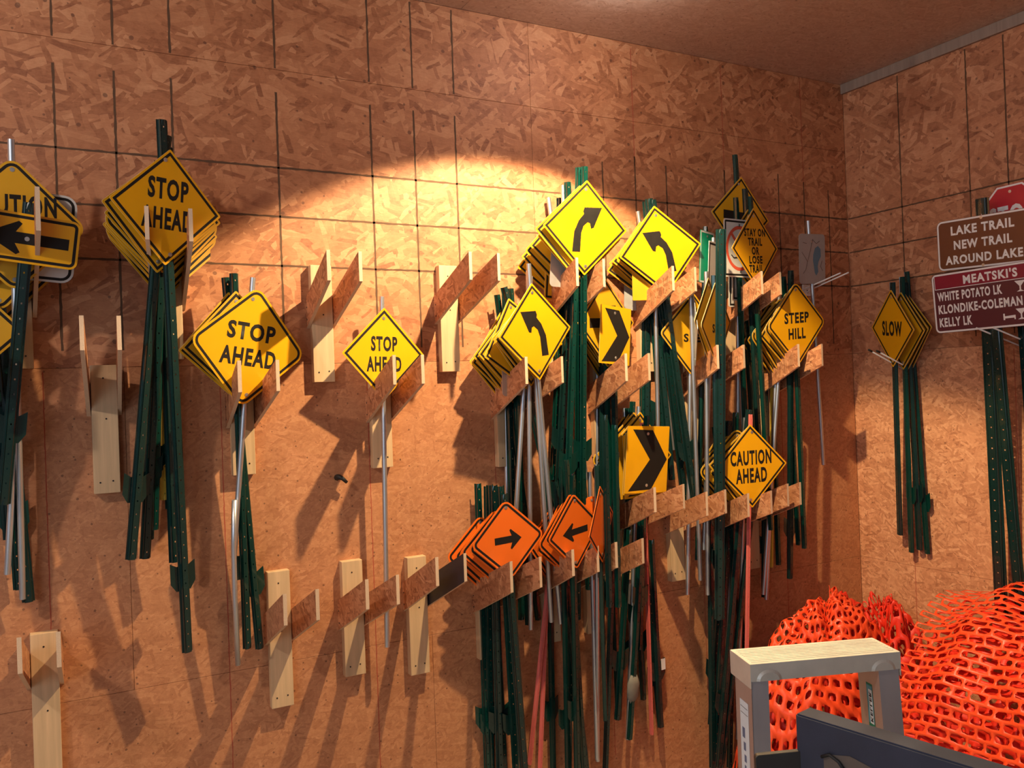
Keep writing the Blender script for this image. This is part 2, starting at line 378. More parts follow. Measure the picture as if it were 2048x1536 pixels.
rack('e0', -6.2, -1.8, 45.4, 'empty pine rack at the bottom left corner with two thin arms', cx=-3.5, ctop=42.7, clen=24, slope=.45)
rack('C', 22.4, 27.9, 80.2, 'pine rack holding the rounded STOP AHEAD sign with bent pipe', cx=24.7, clen=17, dep=12)
rack('e2', 35.7, 40.7, 96.6, 'empty pine rack left of the bright patch of lamplight, upper row', cx=38, clen=19.2)
rack('D', 45.6, 50.4, 80.6, 'pine rack holding the single STOP AHEAD sign on a straight pipe', cx=47.6, clen=18)
rack('e3', 59.5, 64.8, 97.4, 'empty pine rack just right of the single STOP AHEAD sign, upper row', cx=60.9, clen=18.8)
rack('b1', 27.4, 32.2, 46.0, 'empty pine rack in the bottom row with pale weathered left arm', cx=29.4, ctop=47, clen=21.6, mats=(osb('osb_grey', 'YZ', .7, .6, tone=(1.0, 1.08, 1.2), seed=12), None))
rack('b2', 39.9, 44.9, 46.4, 'empty pine rack in the bottom row, middle of the three empty ones', cx=41.5, ctop=47.1, clen=19)
rack('b3', 51.6, 56.6, 48.3, 'empty pine rack in the bottom row with one black faced arm', cx=53.0, ctop=46.3, clen=20.2, mats=(None, PLY_DARK), slope=.5)
rack('N', 65.0, 70.8, 45.9, 'pine rack holding the rounded orange signs, bottom row', cx=66.2, clen=19, hgt=5.2)
rack('O', 77.2, 82.4, 46.4, 'pine rack holding the orange signs with the left arrow', clen=19)
rack('P', 86.4, 92.3, 46.6, 'pine rack holding the sideways orange sign, bottom row', clen=19)
rack('E', 69.3, 76.8, 80.0, 'pine rack holding the bright yellow left curve signs', cx=71.4, clen=19)
rack('F', 80.3, 86.0, 97.3, 'pine rack holding the bright yellow right curve signs, upper row', clen=19, hgt=5)
rack('G', 101.7, 107.1, 96.6, 'pine rack holding the yellow left curve signs, upper row', clen=19)
rack('H', 90.1, 95.3, 80.3, 'pine rack holding the yellow chevron sign turned sideways', clen=19, hgt=5)
rack('I', 112.0, 118.8, 81.7, 'stamped board rack holding the signs turned edge on and the green one', clen=19)
rack('J', 124.3, 129.4, 96.4, 'stamped board rack holding the STAY ON TRAIL sign, upper row', clen=19)
rack('K', 133.8, 140.7, 81.7, 'board rack holding the STEEP HILL signs', clen=19)
rack('L', 95.5, 102.3, 55.6, 'board rack holding the square chevron signs', clen=19, slope=.4)
rack('L2', 107.8, 112.5, 53.7, 'short board rack between the chevron and CAUTION AHEAD stacks', clen=19, slope=.4)
rack('M', 118.4, 124.6, 52.4, 'board rack holding the CAUTION AHEAD signs', clen=19, slope=.4)
rack('M2', 129.2, 132.7, 53.4, 'empty board rack right of the CAUTION AHEAD sign', clen=19, slope=.4)

# ------------------------------------------------------------------ posts
PM = {}
def u_post(length, mat, wide=1.0):
    key = (round(length/8)*8, mat.name, wide)
    if key in PM: return PM[key], length/key[0]
    L = key[0]; bm = bmesh.new()
    xs = [-.30, -.075, .075, .30]; pitch = 2.0; n = int(L/pitch)
    def V_(x, y, z): return bm.verts.new((x*wide, y, z))
    zs = []
    for i in range(n): zs += [i*pitch, i*pitch+.85, i*pitch+1.08]
    zs.append(n*pitch); hole = lambda i: i % 3 == 1
    prof = [(-.64, .58), (-.42, .56), (-.33, .05)] ; pr2 = [(.33, .05), (.42, .56), (.64, .58)]
    grid = [[V_(x, .05, z) for x in xs] for z in zs]
    side = [[V_(x, y, z) for x, y in prof] for z in zs]; sid2 = [[V_(x, y, z) for x, y in pr2] for z in zs]
    for i in range(len(zs)-1):
        a, b = grid[i], grid[i+1]
        for k in range(3):
            if k == 1 and hole(i): continue
            bm.faces.new((a[k], a[k+1], b[k+1], b[k]))
    # side walls: only ends are needed, so use long quads
    for s, edge_x in ((side, 0), (sid2, 3)):
        a, b = s[0], s[-1]
        for k in range(2): bm.faces.new((a[k], a[k+1], b[k+1], b[k]))
        j = 2 if edge_x == 0 else 0
        fa = bm.faces.new((s[0][j], grid[0][edge_x], grid[-1][edge_x], s[-1][j]))
    loose = [v for v in bm.verts if not v.link_faces]; bmesh.ops.delete(bm, geom=loose, context='VERTS')
    bmesh.ops.solidify(bm, geom=list(bm.faces), thickness=-.09)
    me = mesh('post', fix(bm), mat); PM[key] = me
    return me, length/L
def pipe_post(length, mat, r=.42):
    key = (round(length/8)*8, mat.name, r)
    if key not in PM:
        bm = bmesh.new(); L = key[0]
        tube(bm, [(0, .45, 0), (0, .45, L)], r, 14, cap=False)
        tube(bm, [(0, .45, 0), (0, .45, L)], r*.82, 14, cap=False)
        PM[key] = mesh('post', bm, mat)
    return PM[key], length/key[0]
bm = bmesh.new()
prism(bm, rounded([(-1.9, 2.1), (-1.9, -1.0), (-1.1, -2.2), (1.1, -2.2), (1.9, -1.0), (1.9, 2.1), (.9, 1.5), (-.9, 1.5)][::1], .02, 1), .66, .76)
ANCH = {m.name: None for m in (GPOST, DPOST)}
fix(bm)
for m in (GPOST, DPOST): ANCH[m.name] = mesh('anchor_plate', bm.copy(), m)
bm = bmesh.new(); tube(bm, [(0, .3, 0), (0, -.14, 0)], .17, 8); tube(bm, [(0, -.09, 0), (0, -.11, 0)], .30, 10); BOLTM = mesh('bolt', fix(bm), BOLT)

# ------------------------------------------------------------------ flat legends
TXT = {}
def text_bm(s, w_, h_):
    key = (s, w_, h_)
    c = bpy.data.curves.new('t', 'FONT'); c.body = s; c.size = 1; c.offset = .038; c.resolution_u = 3
    c.space_character = 1.16
    o = bpy.data.objects.new('t', c); COL.objects.link(o)
    dg = bpy.context.evaluated_depsgraph_get(); me = bpy.data.meshes.new_from_object(o.evaluated_get(dg))
    bpy.data.objects.remove(o)
    xs = [v.co.x for v in me.vertices]; ys = [v.co.y for v in me.vertices]
    x0, x1, y0, y1 = min(xs), max(xs), min(ys), max(ys)
    bm = bmesh.new(); bm.from_mesh(me); bpy.data.meshes.remove(me)
    for v in bm.verts:
        v.co = Vector(((v.co.x-(x0+x1)/2)/(x1-x0)*w_, 0, (v.co.y-(y0+y1)/2)/(y1-y0)*h_))
    return bm
def add_bm(dst, src, x=0, y=0, z=0):
    me = bpy.data.meshes.new('tmp'); 
    for v in src.verts: v.co += Vector((x, y, z))
    src.to_mesh(me); src.free(); dst.from_mesh(me); bpy.data.meshes.remove(me)
def flat(bm, pts, y=0):
    vs = [bm.verts.new((x, y, z)) for x, z in pts]
    for t in tessellate_polygon([[Vector((x, z, 0)) for x, z in pts]]):
        f = bm.faces.new([vs[i] for i in t]); f.normal_update()
        if f.normal.y > 0: f.normal_flip()
def ring(bm, outer, inner, y=0):
    a = [bm.verts.new((x, y, z)) for x, z in outer]; b = [bm.verts.new((x, y, z)) for x, z in inner]
    for i in range(len(a)): bm.faces.new((a[i], a[(i+1)%len(a)], b[(i+1)%len(a)], b[i]))
CURVE = [(2.2, -4.0), (1.95, -.7), (1.2, 1.2), (.35, 2.3), (.5, 2.7), (.3, 3.35), (-2.7, 3.5), (-1.35, .1), (-.9, -.05), (-.7, .8), (-.3, .95), (.4, .3), (.75, -.9), (.85, -4.0)]
ARROW = [(-4, 0), (-.9, 2.2), (-.55, 1.9), (-1.1, .75), (4, .75), (4, -.75), (-1.1, -.75), (-.55, -1.9), (-.9, -2.2)]
CURVE = [(x*1.18, z*1.08) for x, z in CURVE]
def curve_l(bm): flat(bm, CURVE)
def curve_r(bm): flat(bm, [(-x, z) for x, z in CURVE][::-1])
def arrow(sx, sy, flip=1):
    def f(bm): flat(bm, [(x*sx*flip, z*sy) for x, z in ARROW][::flip])
    return f
def chev(w_, h_):
    def f(bm): flat(bm, [(-.37*w_, .45*h_), (.10*w_, .44*h_), (.47*w_, 0), (.12*w_, -.45*h_), (-.42*w_, -.47*h_), (.06*w_, 0)])
    return f
def words_(*rows):
    def f(bm):
        for s, w_, h_, z in rows: add_bm(bm, text_bm(s, w_, h_), 0, 0, z)
    return f
def tee(bm):
    flat(bm, [(-5.0, .9), (5, .9), (5, -.9), (.9, -.9), (.9, -5), (-.9, -5), (-.9, -.9), (-5, -.9)])
# kinds: outline, corner radius, border inset/width, face, legend colour, legend
S2 = 2**.5
def dia(s): h = s/S2; return [(0, h), (h, 0), (0, -h), (-h, 0)]
def rect(w_, h_): return [(-w_/2, h_/2), (w_/2, h_/2), (w_/2, -h_/2), (-w_/2, -h_/2)]
STOPA = (('STOP', 5.9, 3.0, 2.5), ('AHEAD', 7.4, 3.0, -1.6))
KIND = {
 'stop_ahead': (dia(11.5), .25, YEL, BLK, words_(*STOPA)),
 'stop_ahead_round': (dia(12.8), 1.6, YEL, BLK, words_(('STOP', 7.4, 2.6, 2.2), ('AHEAD', 8.6, 2.6, -1.5))),
 'stop_ahead_small': (dia(10.4), .2, YEL, BLK, words_(('STOP', 4.7, 2.4, 1.6), ('AHEAD', 6.2, 2.4, -1.6))),
 'curve_left': (dia(12), .25, YEL, BLK, curve_l), 'curve_right': (dia(12), .25, YEL, BLK, curve_r),
 'plain': (dia(12), .25, YELD, BLK, None), 'plain_round': (dia(12.6), 1.5, YELD, BLK, None),
 'tee': (dia(12), .25, YELD, BLK, tee), 'arrow_dia': (dia(12), .6, YELD, BLK, arrow(1.1, .95)),
 'caution': (dia(12.6), 1.5, YELD, BLK, words_(('CAUTION', 10.2, 2.8, 2.6))),
 'arrow_plate': (rect(12.2, 6.4), 1.0, YEL, BLK, arrow(1.22, .98)),
 'white_plate': (rect(12, 12), 1.6, WHT, BLK, words_(('TRAIL', 7, 2, 1), ('OPEN', 6, 2, -2.4))),
 'chev_tall': (rect(8.6, 10.5), .1, YEL, BLK, chev(8.6, 10.5)), 'chev': (rect(10.0, 12.4), .15, YEL, BLK, chev(10.0, 12.4)),
 'square': (rect(10, 12), .15, YELD, BLK, None), 'rect_y': (rect(7.5, 9.5), .5, YELD, BLK, arrow(.6, .8)),
 'caution_ahead': (dia(12), .25, YEL, BLK, words_(('CAUTION', 9.6, 3.0, 1.7), ('AHEAD', 7.3, 3.0, -1.9))),
 'steep': (dia(12.6), 1.3, YEL, BLK, words_(('STEEP', 7.4, 2.3, 1.3), ('HILL', 5.2, 2.3, -2.0))),
 'stay': (dia(11.6), .25, YEL, BLK, words_(('STAY ON', 7.4, 1.6, 3.2), ('TRAIL', 5.0, 1.6, 1.35), ('OR', 2.6, 1.6, -.5), ('LOSE', 4.7, 1.6, -2.3), ('TRAIL', 5.0, 1.6, -4.1))),
 'slow': (dia(12), .25, YEL, BLK, words_(('SLOW', 7.8, 3.3, 0))),
 'see': (dia(12), 1.0, YELD, BLK, words_(('SEE', 4.5, 1.7, -.8))),
 'orange_round': (dia(9.8), 1.2, ORG, BLK, arrow(.62, .8, -1)), 'orange_arrow': (dia(9.8), .7, ORG, BLK, arrow(.8, .78)),
 'orange_up': (dia(9.8), .3, ORG, BLK, None), 'orange_plain': (rect(4.2, 7), 2.0, ORG, BLK, None),
 'green_plate': (rect(6, 10.5), .3, GRN, WLEG, None), 'white_tall': (rect(7, 10), .3, WHT, BLK, None),
 'grey_back': (rect(8.6, 9.6), .8, ALU, ALU, None), 'grey_dia': (dia(11), .4, ALU, ALU, None),
 'brown': (rect(18.6, 9.9), 1.2, BRN, WLEG, None),
 'lakes': (rect(24, 11.8), 1.0, MAR, WLEG, None), 'map': (rect(8.4, 11), .8, GREYP, GREYP, None),
 'no_entry': (rect(9.6, 11.8), .6, WHT, BLK, None),
}
NOB = {'chev', 'chev_tall', 'grey_back', 'grey_dia', 'map', 'orange_plain', 'square'}
KM = {}
def kind_meshes(k):
    if k in KM: return KM[k]
    out, rad, face, leg, fn = KIND[k]
    bm = bmesh.new(); prism(bm, rounded(out, rad), -.09, 0, 0, 1, 2); fix(bm)
    panel = mesh('sign_panel', bm, [face, ALU, ALUE if face in (YEL, YELD) else face])
    border = None; legend = None
    if k not in NOB:
        def inset(d):
            n = len(out); r = []
            for i in range(n):
                p = Vector(out[i]); a = (Vector(out[i-1])-p).normalized(); b = (Vector(out[(i+1)%n])-p).normalized()
                r.append(tuple(p+(a+b).normalized()*(d/math.sin(a.angle(b)/2))))
            return r
        ins, wd = (.08, .34) if leg is WLEG else (.30, .38)
        bm = bmesh.new(); ring(bm, rounded(inset(ins), max(rad-ins, .05)), rounded(inset(ins+wd), max(rad-ins-wd, .03)), -.102)
        bmesh.ops.reverse_faces(bm, faces=list(bm.faces)); border = mesh('border', bm, leg)
    if fn:
        bm = bmesh.new(); fn(bm)
        for v in bm.verts: v.co.y -= .104
        legend = mesh('legend', bm, leg)
    KM[k] = (panel, border, legend); return KM[k]
FRONT = {}
def keep(C, kind): FRONT['C'] = Vector(C); FRONT['h'] = max(z for x, z in KIND[kind][0])
def frame(C, B, yaw):
    u = (C-B).normalized(); x = Vector((math.cos(yaw), math.sin(yaw), 0)); x = (x-u*x.dot(u)).normalized(); y = u.cross(x)
    m = Matrix((x, y, u)).transposed().to_4x4(); m.translation = B
    return m, (C-B).length
POSTS = {'u': GPOST, 'd': DPOST, 'p': GALV, 'r': RPOST, 'y': YPOST}
def sign(kind, C, B, yaw=0.0, post='u', top=4.0, label='', group=None, roll=0.0, sc=1.0, anchor=None, bolts=((0, .82), (0, -.82)), wide=1.0, cat='sign'):
    C, B = Vector(C), Vector(B); m, Hh = frame(C, B, yaw)
    root = empty('trail_sign', m, label, cat, group)
    keep(C, kind); FRONT['yaw'] = yaw
    panel, border, legend = kind_meshes(kind)
    out = KIND[kind][0]; hz = max(z for x, z in out)
    pl = obj('sign_panel', panel, root, T(0, 0, Hh) @ Matrix.Rotation(roll, 4, 'Y') @ Matrix.Diagonal((sc, 1, sc, 1)))
    if border: obj('border', border, pl)
    if legend: obj('legend', legend, pl)
    for bx, bz in bolts: obj('bolt', BOLTM, root, T(0, -.02, Hh+bz*hz*.98))
    L = Hh+hz+top; mt = POSTS[post]
    if post in 'udry': me, s = u_post(L, mt, {'u': 1.05, 'd': 1.25, 'r': .62, 'y': .8}[post]*wide)
    else: me, s = pipe_post(L, mt)
    po = obj('post', me, root, Matrix.Scale(s, 4, Vector((0, 0, 1))))
    if {'r': 1, 'y': 1}.get(post): po['label'] = {'r': 'salmon red post', 'y': 'yellow post'}[post]
    if anchor is None: anchor = post in 'ud' and random.random() < .6
    if anchor and post in 'ud': obj('anchor_plate', ANCH[mt.name], root, T(0, 0, 11.5+random.uniform(-1.5, 2)))
    return root
ORD = ['first', 'second', 'third', 'fourth', 'fifth', 'sixth', 'seventh', 'eighth', 'ninth', 'tenth', 'eleventh', 'twelfth']
CN = {'plain': 'yellow diamond sign', 'plain_round': 'rounded yellow diamond sign', 'curve_left': 'yellow left curve sign', 'curve_right': 'yellow right curve sign', 'tee': 'yellow diamond sign with black T',
 'arrow_dia': 'yellow diamond arrow sign', 'square': 'square yellow sign', 'chev': 'yellow chevron sign', 'rect_y': 'rectangular yellow arrow sign', 'grey_back': 'bare aluminium sign', 'grey_dia': 'bare aluminium diamond sign',
 'orange_round': 'rounded orange arrow sign', 'orange_arrow': 'orange diamond arrow sign', 'orange_plain': 'round-topped orange sign', 'stop_ahead_round': 'rounded STOP AHEAD sign', 'slow': 'SLOW sign', 'white_plate': 'white rounded sign', 'white_tall': 'white sign', 'see': 'yellow SEE sign', 'stay': 'yellow sign', 'orange_up': 'orange diamond sign', 'caution_ahead': 'CAUTION AHEAD sign', 'steep': 'STEEP HILL sign'}
PN = {'u': 'green', 'd': 'dark green', 'p': 'galvanized', 'r': 'red', 'y': 'yellow'}
def stack(key, front, kinds, posts, bottoms, d0, d1, length=50, slope=None, dx=0.0, jitter=.9, group='', zfix=0, tops=None):
    """signs hung one behind the other on a rack, front to back from d0 to d1"""
    R_ = RK[key]; n = len(kinds); rn = random.Random(sum(map(ord, key))*3+n); FC, FH, FY = FRONT['C'].copy(), FRONT['h'], FRONT['yaw']
    for i, k in enumerate(kinds):
        d = d0+(d1-d0)*(i/max(1, n-1)); hz = max(z for x, z in KIND[k][0])
        z = FC.z-FH+hz-(slope or R_['slope'])*(-FC.y-d)+rn.uniform(-.5, .25)+zfix
        f = d/R_['dep']; x = FC.x*(FC.y and 1)+(R_['cx']-R_['xm'])*(-FC.y-d)/R_['dep']+dx+rn.uniform(-jitter, jitter)*.8
        C = Vector((x, -d, z)); p = posts[i % len(posts)]
        db = min(max(1.6, d*.55+rn.uniform(-1, 1)), d)
        if i < len(bottoms) and bottoms[i]: B = at(*bottoms[i], db)
        else: B = Vector((x+rn.uniform(-1, 1)*3.2, -db, z-length-rn.uniform(-5, 5)))
        yw = FY+math.radians(rn.uniform(-2.2, 1.8))
        top = tops[i] if tops and i < len(tops) else rn.uniform(1.5, 5)
        sign(k, C, B, yw, p, top, f"{CN[k]}, {PN[p]} post, {ORD[i]} behind {front}", group)
RAD = math.radians
# --- A: CAUTION + arrow, cut by the left edge
sign('arrow_plate', at(54, 478, 12.2), at(8, 1010, 6), RAD(5), 'd', 1.5, 'yellow plate with black left arrow in front of the CAUTION sign', 'signs at the left picture edge', roll=RAD(1), bolts=((0, 0),))
sign('caution', at(27, 450, 9.5), at(46, 1200, 3), RAD(6), 'p', 2.2, 'big rounded yellow diamond sign reading CAUTION', 'signs at the left picture edge')
keep_ = FRONT['C'].copy(); kh = FRONT['h']
sign('white_plate', at(52, 470, 7.4), at(15, 1150, 4), RAD(6), 'p', -2, 'white sign with black border and letters low behind the CAUTION sign', 'signs at the left picture edge')
FRONT['C'] = keep_; FRONT['h'] = kh
stack('A', 'the CAUTION sign', ['plain_round', 'plain', 'plain'], 'ddu', [(58, 1205), (20, 1080), (38, 1180)], 6.2, 2.5, length=52, group='signs at the left picture edge', tops=[0, 0, 0], dx=-2.6, jitter=.4)
sign('plain_round', (-13.2, -7, 85), (-14.5, -4, 40), RAD(4), 'u', 3, 'rounded yellow diamond sign mostly outside the left picture edge', None)
# --- B
sign('stop_ahead', at(335, 415, 11.8), at(378, 1305, 5), RAD(20), 'd', 3.9, 'highest STOP AHEAD sign, sharp cornered, on a dark post', 'STOP AHEAD signs', roll=RAD(5.5), anchor=True)
stack('B', 'the highest STOP AHEAD sign', ['plain', 'plain', 'plain', 'plain_round', 'plain', 'plain', 'plain_round', 'plain_round'], 'ddudyddu',
      [(265, 1120), (293, 1118), (312, 1060), (352, 1125), (330, 1000), (300, 1080)], 10.6, 2.2, length=44, group='signs stacked behind the highest STOP AHEAD sign', dx=-.6, slope=.40, jitter=.5, tops=[2.5, 1, 0, .2, 0, 0, 0])
# --- C
sign('stop_ahead_round', at(499, 694, 6.6), at(470, 1120, 4), RAD(13), 'p', 1.5, 'rounded STOP AHEAD sign on a bent grey pipe, middle left', 'STOP AHEAD signs', roll=RAD(4.5), sc=1.04)
stack('C', 'the rounded STOP AHEAD sign', ['plain', 'plain'], 'uu', [(497, 1298), (522, 1298)], 5.6, 4.4, group='signs stacked behind the rounded STOP AHEAD sign', dx=-2.0, zfix=1.6, tops=[2.6, 2.2])
# --- D
sign('stop_ahead_small', at(768, 708, 5), at(777, 1295, 4), RAD(9), 'p', 2.2, 'small single STOP AHEAD sign on a straight grey pipe', 'STOP AHEAD signs', roll=RAD(1), sc=1.05)
# --- E
sign('curve_left', at(1071, 664, 11.4), at(1125, 1248, 6.5), RAD(12), 'p', -1.0, 'brightest yellow left curve sign in front of the middle stack', 'curve signs', roll=RAD(.5))
stack('E', 'the brightest left curve sign', ['curve_left', 'plain', 'curve_left', 'plain', 'grey_back', 'plain', 'plain', 'curve_left', 'plain'], 'pppduudup',
      [(1106, 1245), (1065, 1260), (1022, 1240), (1150, 1185), (1046, 1240), (1060, 1250), (1034, 1180), (1080, 1240)], 10.9, 1.6, length=44, group='signs stacked behind the brightest left curve sign', tops=[3.5, 3.3, 3, 2, 2.5, 3, 2.5, 3])
# --- F
sign('curve_right', at(1171, 456, 11.8), at(1168, 1010, 7), RAD(-6), 'u', 2.4, 'bright yellow right curve sign, highest of the middle stacks', 'curve signs', roll=RAD(1.5))
stack('F', 'the bright right curve sign', ['plain', 'curve_right', 'grey_back', 'plain', 'arrow_dia', 'rect_y', 'plain', 'curve_right'], 'uudupudp',
      [(1135, 1060), (1158, 1240), (1118, 1000), (1180, 1180), (1148, 1000), (1108, 960), (1128, 1090), (1175, 960)], 10.8, 2.0, length=48, group='signs stacked behind the bright right curve sign', tops=[3.0, 4.2, 1, 3, 3.5, 2, 3, 4], dx=-.4)
# --- G
sign('curve_left', at(1321, 501, 7.6), at(1393, 1015, 5.5), RAD(-14), 'd', 1.4, 'yellow left curve sign right of the bright right curve sign', 'curve signs', roll=RAD(-.5), anchor=True, sc=1.03)
stack('G', 'the upper left curve sign', ['curve_left', 'square', 'plain', 'curve_left', 'plain', 'plain', 'grey_back'], 'dpdupdu',
      [(1372, 1000), (1318, 880), (1345, 960), (1330, 950), (1350, 900)], 6.8, 1.8, length=44, group='signs stacked behind the upper left curve sign', tops=[2, 3, 2.5, 3, 2])
# --- H
sign('chev_tall', at(1230, 671, 7.0), at(1240, 1205, 5), RAD(15), 'd', .4, 'yellow chevron sign turned sideways below the upper left curve sign', 'chevron signs', roll=RAD(5), sc=1.04)
stack('H', 'the sideways chevron sign', ['tee', 'plain', 'plain_round', 'plain', 'arrow_dia'], 'ududp', [(1240, 1440), (1207, 1220), (1226, 1218), (1220, 1200), (1198, 1130)], 6.0, 2.0, length=46, group='signs stacked behind the sideways chevron sign', dx=-.6)
# --- I : turned edge-on
r_ = at(1382, 640, 9)
sign('see', at(1384, 668, 6.5), at(1378, 1190, 4), RAD(2), 'p', 2, 'yellow diamond sign reading SEE, in shade behind edge-on signs', 'signs on the stamped middle rack')
sign('grey_dia', at(1388, 655, 9), at(1405, 1160, 5), RAD(54), 'p', 1, 'bare metal diamond sign turned edge on, dark chevron silhouette', 'signs on the stamped middle rack')
sign('arrow_dia', at(1417, 640, 10.5), at(1420, 1190, 6), RAD(30), 'p', 1, 'yellow diamond sign turned nearly edge on beside the dark post', 'signs on the stamped middle rack')
sign('green_plate', at(1413, 515, 7), at(1398, 1120, 4), RAD(22), 'u', 1, 'narrow green sign with white edge between two yellow stacks', 'signs on the stamped middle rack')
sign('white_tall', at(1429, 535, 8.5), at(1412, 1100, 5), RAD(27), 'p', 1, 'narrow white sign with black edge beside the green sign', 'signs on the stamped middle rack')
sign('see', at(1432, 648, 11.8), at(1440, 1240, 7), RAD(28), 'd', 1, 'turned yellow SEE sign behind the tall thick dark post', 'signs on the stamped middle rack')
# --- J
sign('stay', at(1510, 497, 10.0), at(1545, 1060, 7), RAD(12), 'u', 2.4, 'yellow diamond sign reading STAY ON TRAIL OR LOSE TRAIL', 'signs of the upper right stack', roll=RAD(1.5), sc=1.01)
no = sign('no_entry', at(1479, 497, 8.2), at(1500, 1020, 5), RAD(6), 'u', 4.5, 'white sign with red barred circle behind the STAY ON TRAIL sign', 'signs of the upper right stack', roll=RAD(3))
pn = [c for c in no.children if c.name.startswith('sign_panel')][0]
bm = bmesh.new(); n = 36
ring(bm, [(4.2*math.cos(-k*math.tau/n), 4.6*math.sin(-k*math.tau/n)) for k in range(n)], [(3.55*math.cos(-k*math.tau/n), 3.9*math.sin(-k*math.tau/n)) for k in range(n)], -.104)
flat(bm, [(-3.0, 3.0), (-2.5, 3.4), (3.0, -3.0), (2.5, -3.4)], -.105)
obj('red_circle', mesh('red_circle', bm, plain('red_print', (.72, .10, .05), .4)), pn)
bm = bmesh.new(); tube(bm, [(-2.6, -.105, -1.4), (-1.9, -.105, -2.0), (-1.0, -.105, -1.9), (0, -.105, -1.4), (.9, -.105, -2.1)], .12, 6)
obj('black_mark', mesh('black_mark', fix(bm), BLK), pn)
sign('white_tall', at(1476, 553, 6.4)+Vector((1.5, 0, 0)), at(1490, 1000, 4), RAD(5), 'p', 0, 'white sign low behind the barred circle sign', 'signs of the upper right stack')
sign('white_tall', at(1468, 566, 5.4)+Vector((1.5, 0, 0)), at(1480, 1000, 3), RAD(8), 'p', 0, 'white sign lowest behind the barred circle sign', 'signs of the upper right stack')
sign('tee', at(1481, 433, 4.2), at(1520, 1040, 3), RAD(2), 'u', 4.6, 'dim yellow diamond sign with black T, highest on the right', 'signs of the upper right stack', roll=RAD(6))
sign('plain', at(1500, 500, 7.2), at(1528, 1010, 4), RAD(4), 'd', 4.2, 'yellow diamond sign hidden directly behind the STAY ON TRAIL sign', 'signs of the upper right stack')
# --- K
sign('steep', at(1593, 648, 10.7), at(1612, 1097, 7), RAD(2), 'u', -1.0, 'rounded yellow diamond sign reading STEEP HILL', 'signs of the right stack', roll=RAD(1))
stack('K', 'the STEEP HILL sign', ['plain_round', 'plain', 'plain', 'plain_round', 'plain', 'plain_round', 'plain'], 'duppyud',
      [(1583, 1157), (1600, 1090), (1530, 1190), (1536, 1200), (1545, 1135), (1560, 1130), (1532, 1195)], 9.9, 2.2, length=44, group='signs stacked behind the STEEP HILL sign', tops=[3, 3.4, 2.5, 3, 2], dx=0)
# --- L
sign('chev', at(1294, 919, 6.8), at(1282, 1300, 4.5), RAD(2), 'u', 2.2, 'square yellow chevron sign in the lower middle', 'chevron signs', roll=RAD(1.5), sc=1.04)
stack('L', 'the square chevron sign', ['square', 'chev', 'square', 'plain', 'plain', 'plain', 'plain_round'], 'urdpuup',
      [(1270, 1355), (1306, 1470), (1325, 1455), (1258, 1480), (1240, 1440), (1290, 1400)], 6.0, 1.2, length=42, group='signs stacked behind the square chevron sign', tops=[1.5, 2, 1, 1, 2, 1, 1])
# --- M
sign('caution_ahead', at(1502, 932, 10.8), at(1492, 1536, 8), RAD(-10), 'r', 1.9, 'yellow diamond sign reading CAUTION AHEAD on a red post', 'signs of the lower right stack', roll=RAD(-3))
stack('M', 'the CAUTION AHEAD sign', ['plain', 'plain', 'plain_round', 'plain', 'grey_back', 'plain_round', 'plain_round'], 'dpudpdd',
      [(1440, 1536), (1478, 1480), (1462, 1536), (1430, 1536), (1452, 1500), (1425, 1450), (1515, 1480)], 9.9, 1.8, length=48, group='signs stacked behind the CAUTION AHEAD sign', tops=[3.2, 2.5, 3, 3.5, 2, 2.5, 2])
# --- N, O, P orange
sign('orange_round', at(1016, 1079, 9.4), at(1052, 1560, 7), RAD(-4), 'd', 1.0, 'rounded orange sign with worn right arrow', 'orange signs', roll=RAD(0), sc=1.02)
stack('N', 'the worn rounded orange sign', ['orange_round', 'orange_round', 'orange_round', 'orange_round', 'orange_round'], 'uduuu',
      [(1035, 1560), (1003, 1560), (1012, 1560), (985, 1560), (978, 1560)], 8.5, 2.0, length=44, group='orange signs stacked behind the worn rounded one', tops=[3.2, 4, 4.5, 5, 5.5], dx=-.6)
sign('orange_arrow', at(1150, 1063, 11.1), at(1158, 1560, 7), RAD(14), 'u', 3.2, 'bright orange diamond sign with black left arrow', 'orange signs', roll=RAD(-2.5))
stack('O', 'the orange left arrow sign', ['orange_arrow', 'orange_round', 'orange_arrow', 'orange_round', 'orange_arrow', 'orange_round'], 'uudrru',
      [(1172, 1560), (1140, 1560), (1178, 1560), (1062, 1530), (1082, 1560), (1110, 1560)], 10.8, 2.2, length=46, group='orange signs stacked behind the left arrow one', tops=[6, 6, 4, 1, 1, 7], dx=-.5)
sign('orange_up', at(1202, 1049, 12.4), at(1215, 1440, 7), RAD(38), 'u', 4, 'orange sign turned edge on beside the left arrow sign', 'orange signs', sc=1.04)
sign('orange_plain', at(1184, 1030, 5.5), at(1197, 1520, 5), RAD(0), 'p', 4.5, 'round-topped orange sign behind the edge-on one', 'orange signs')

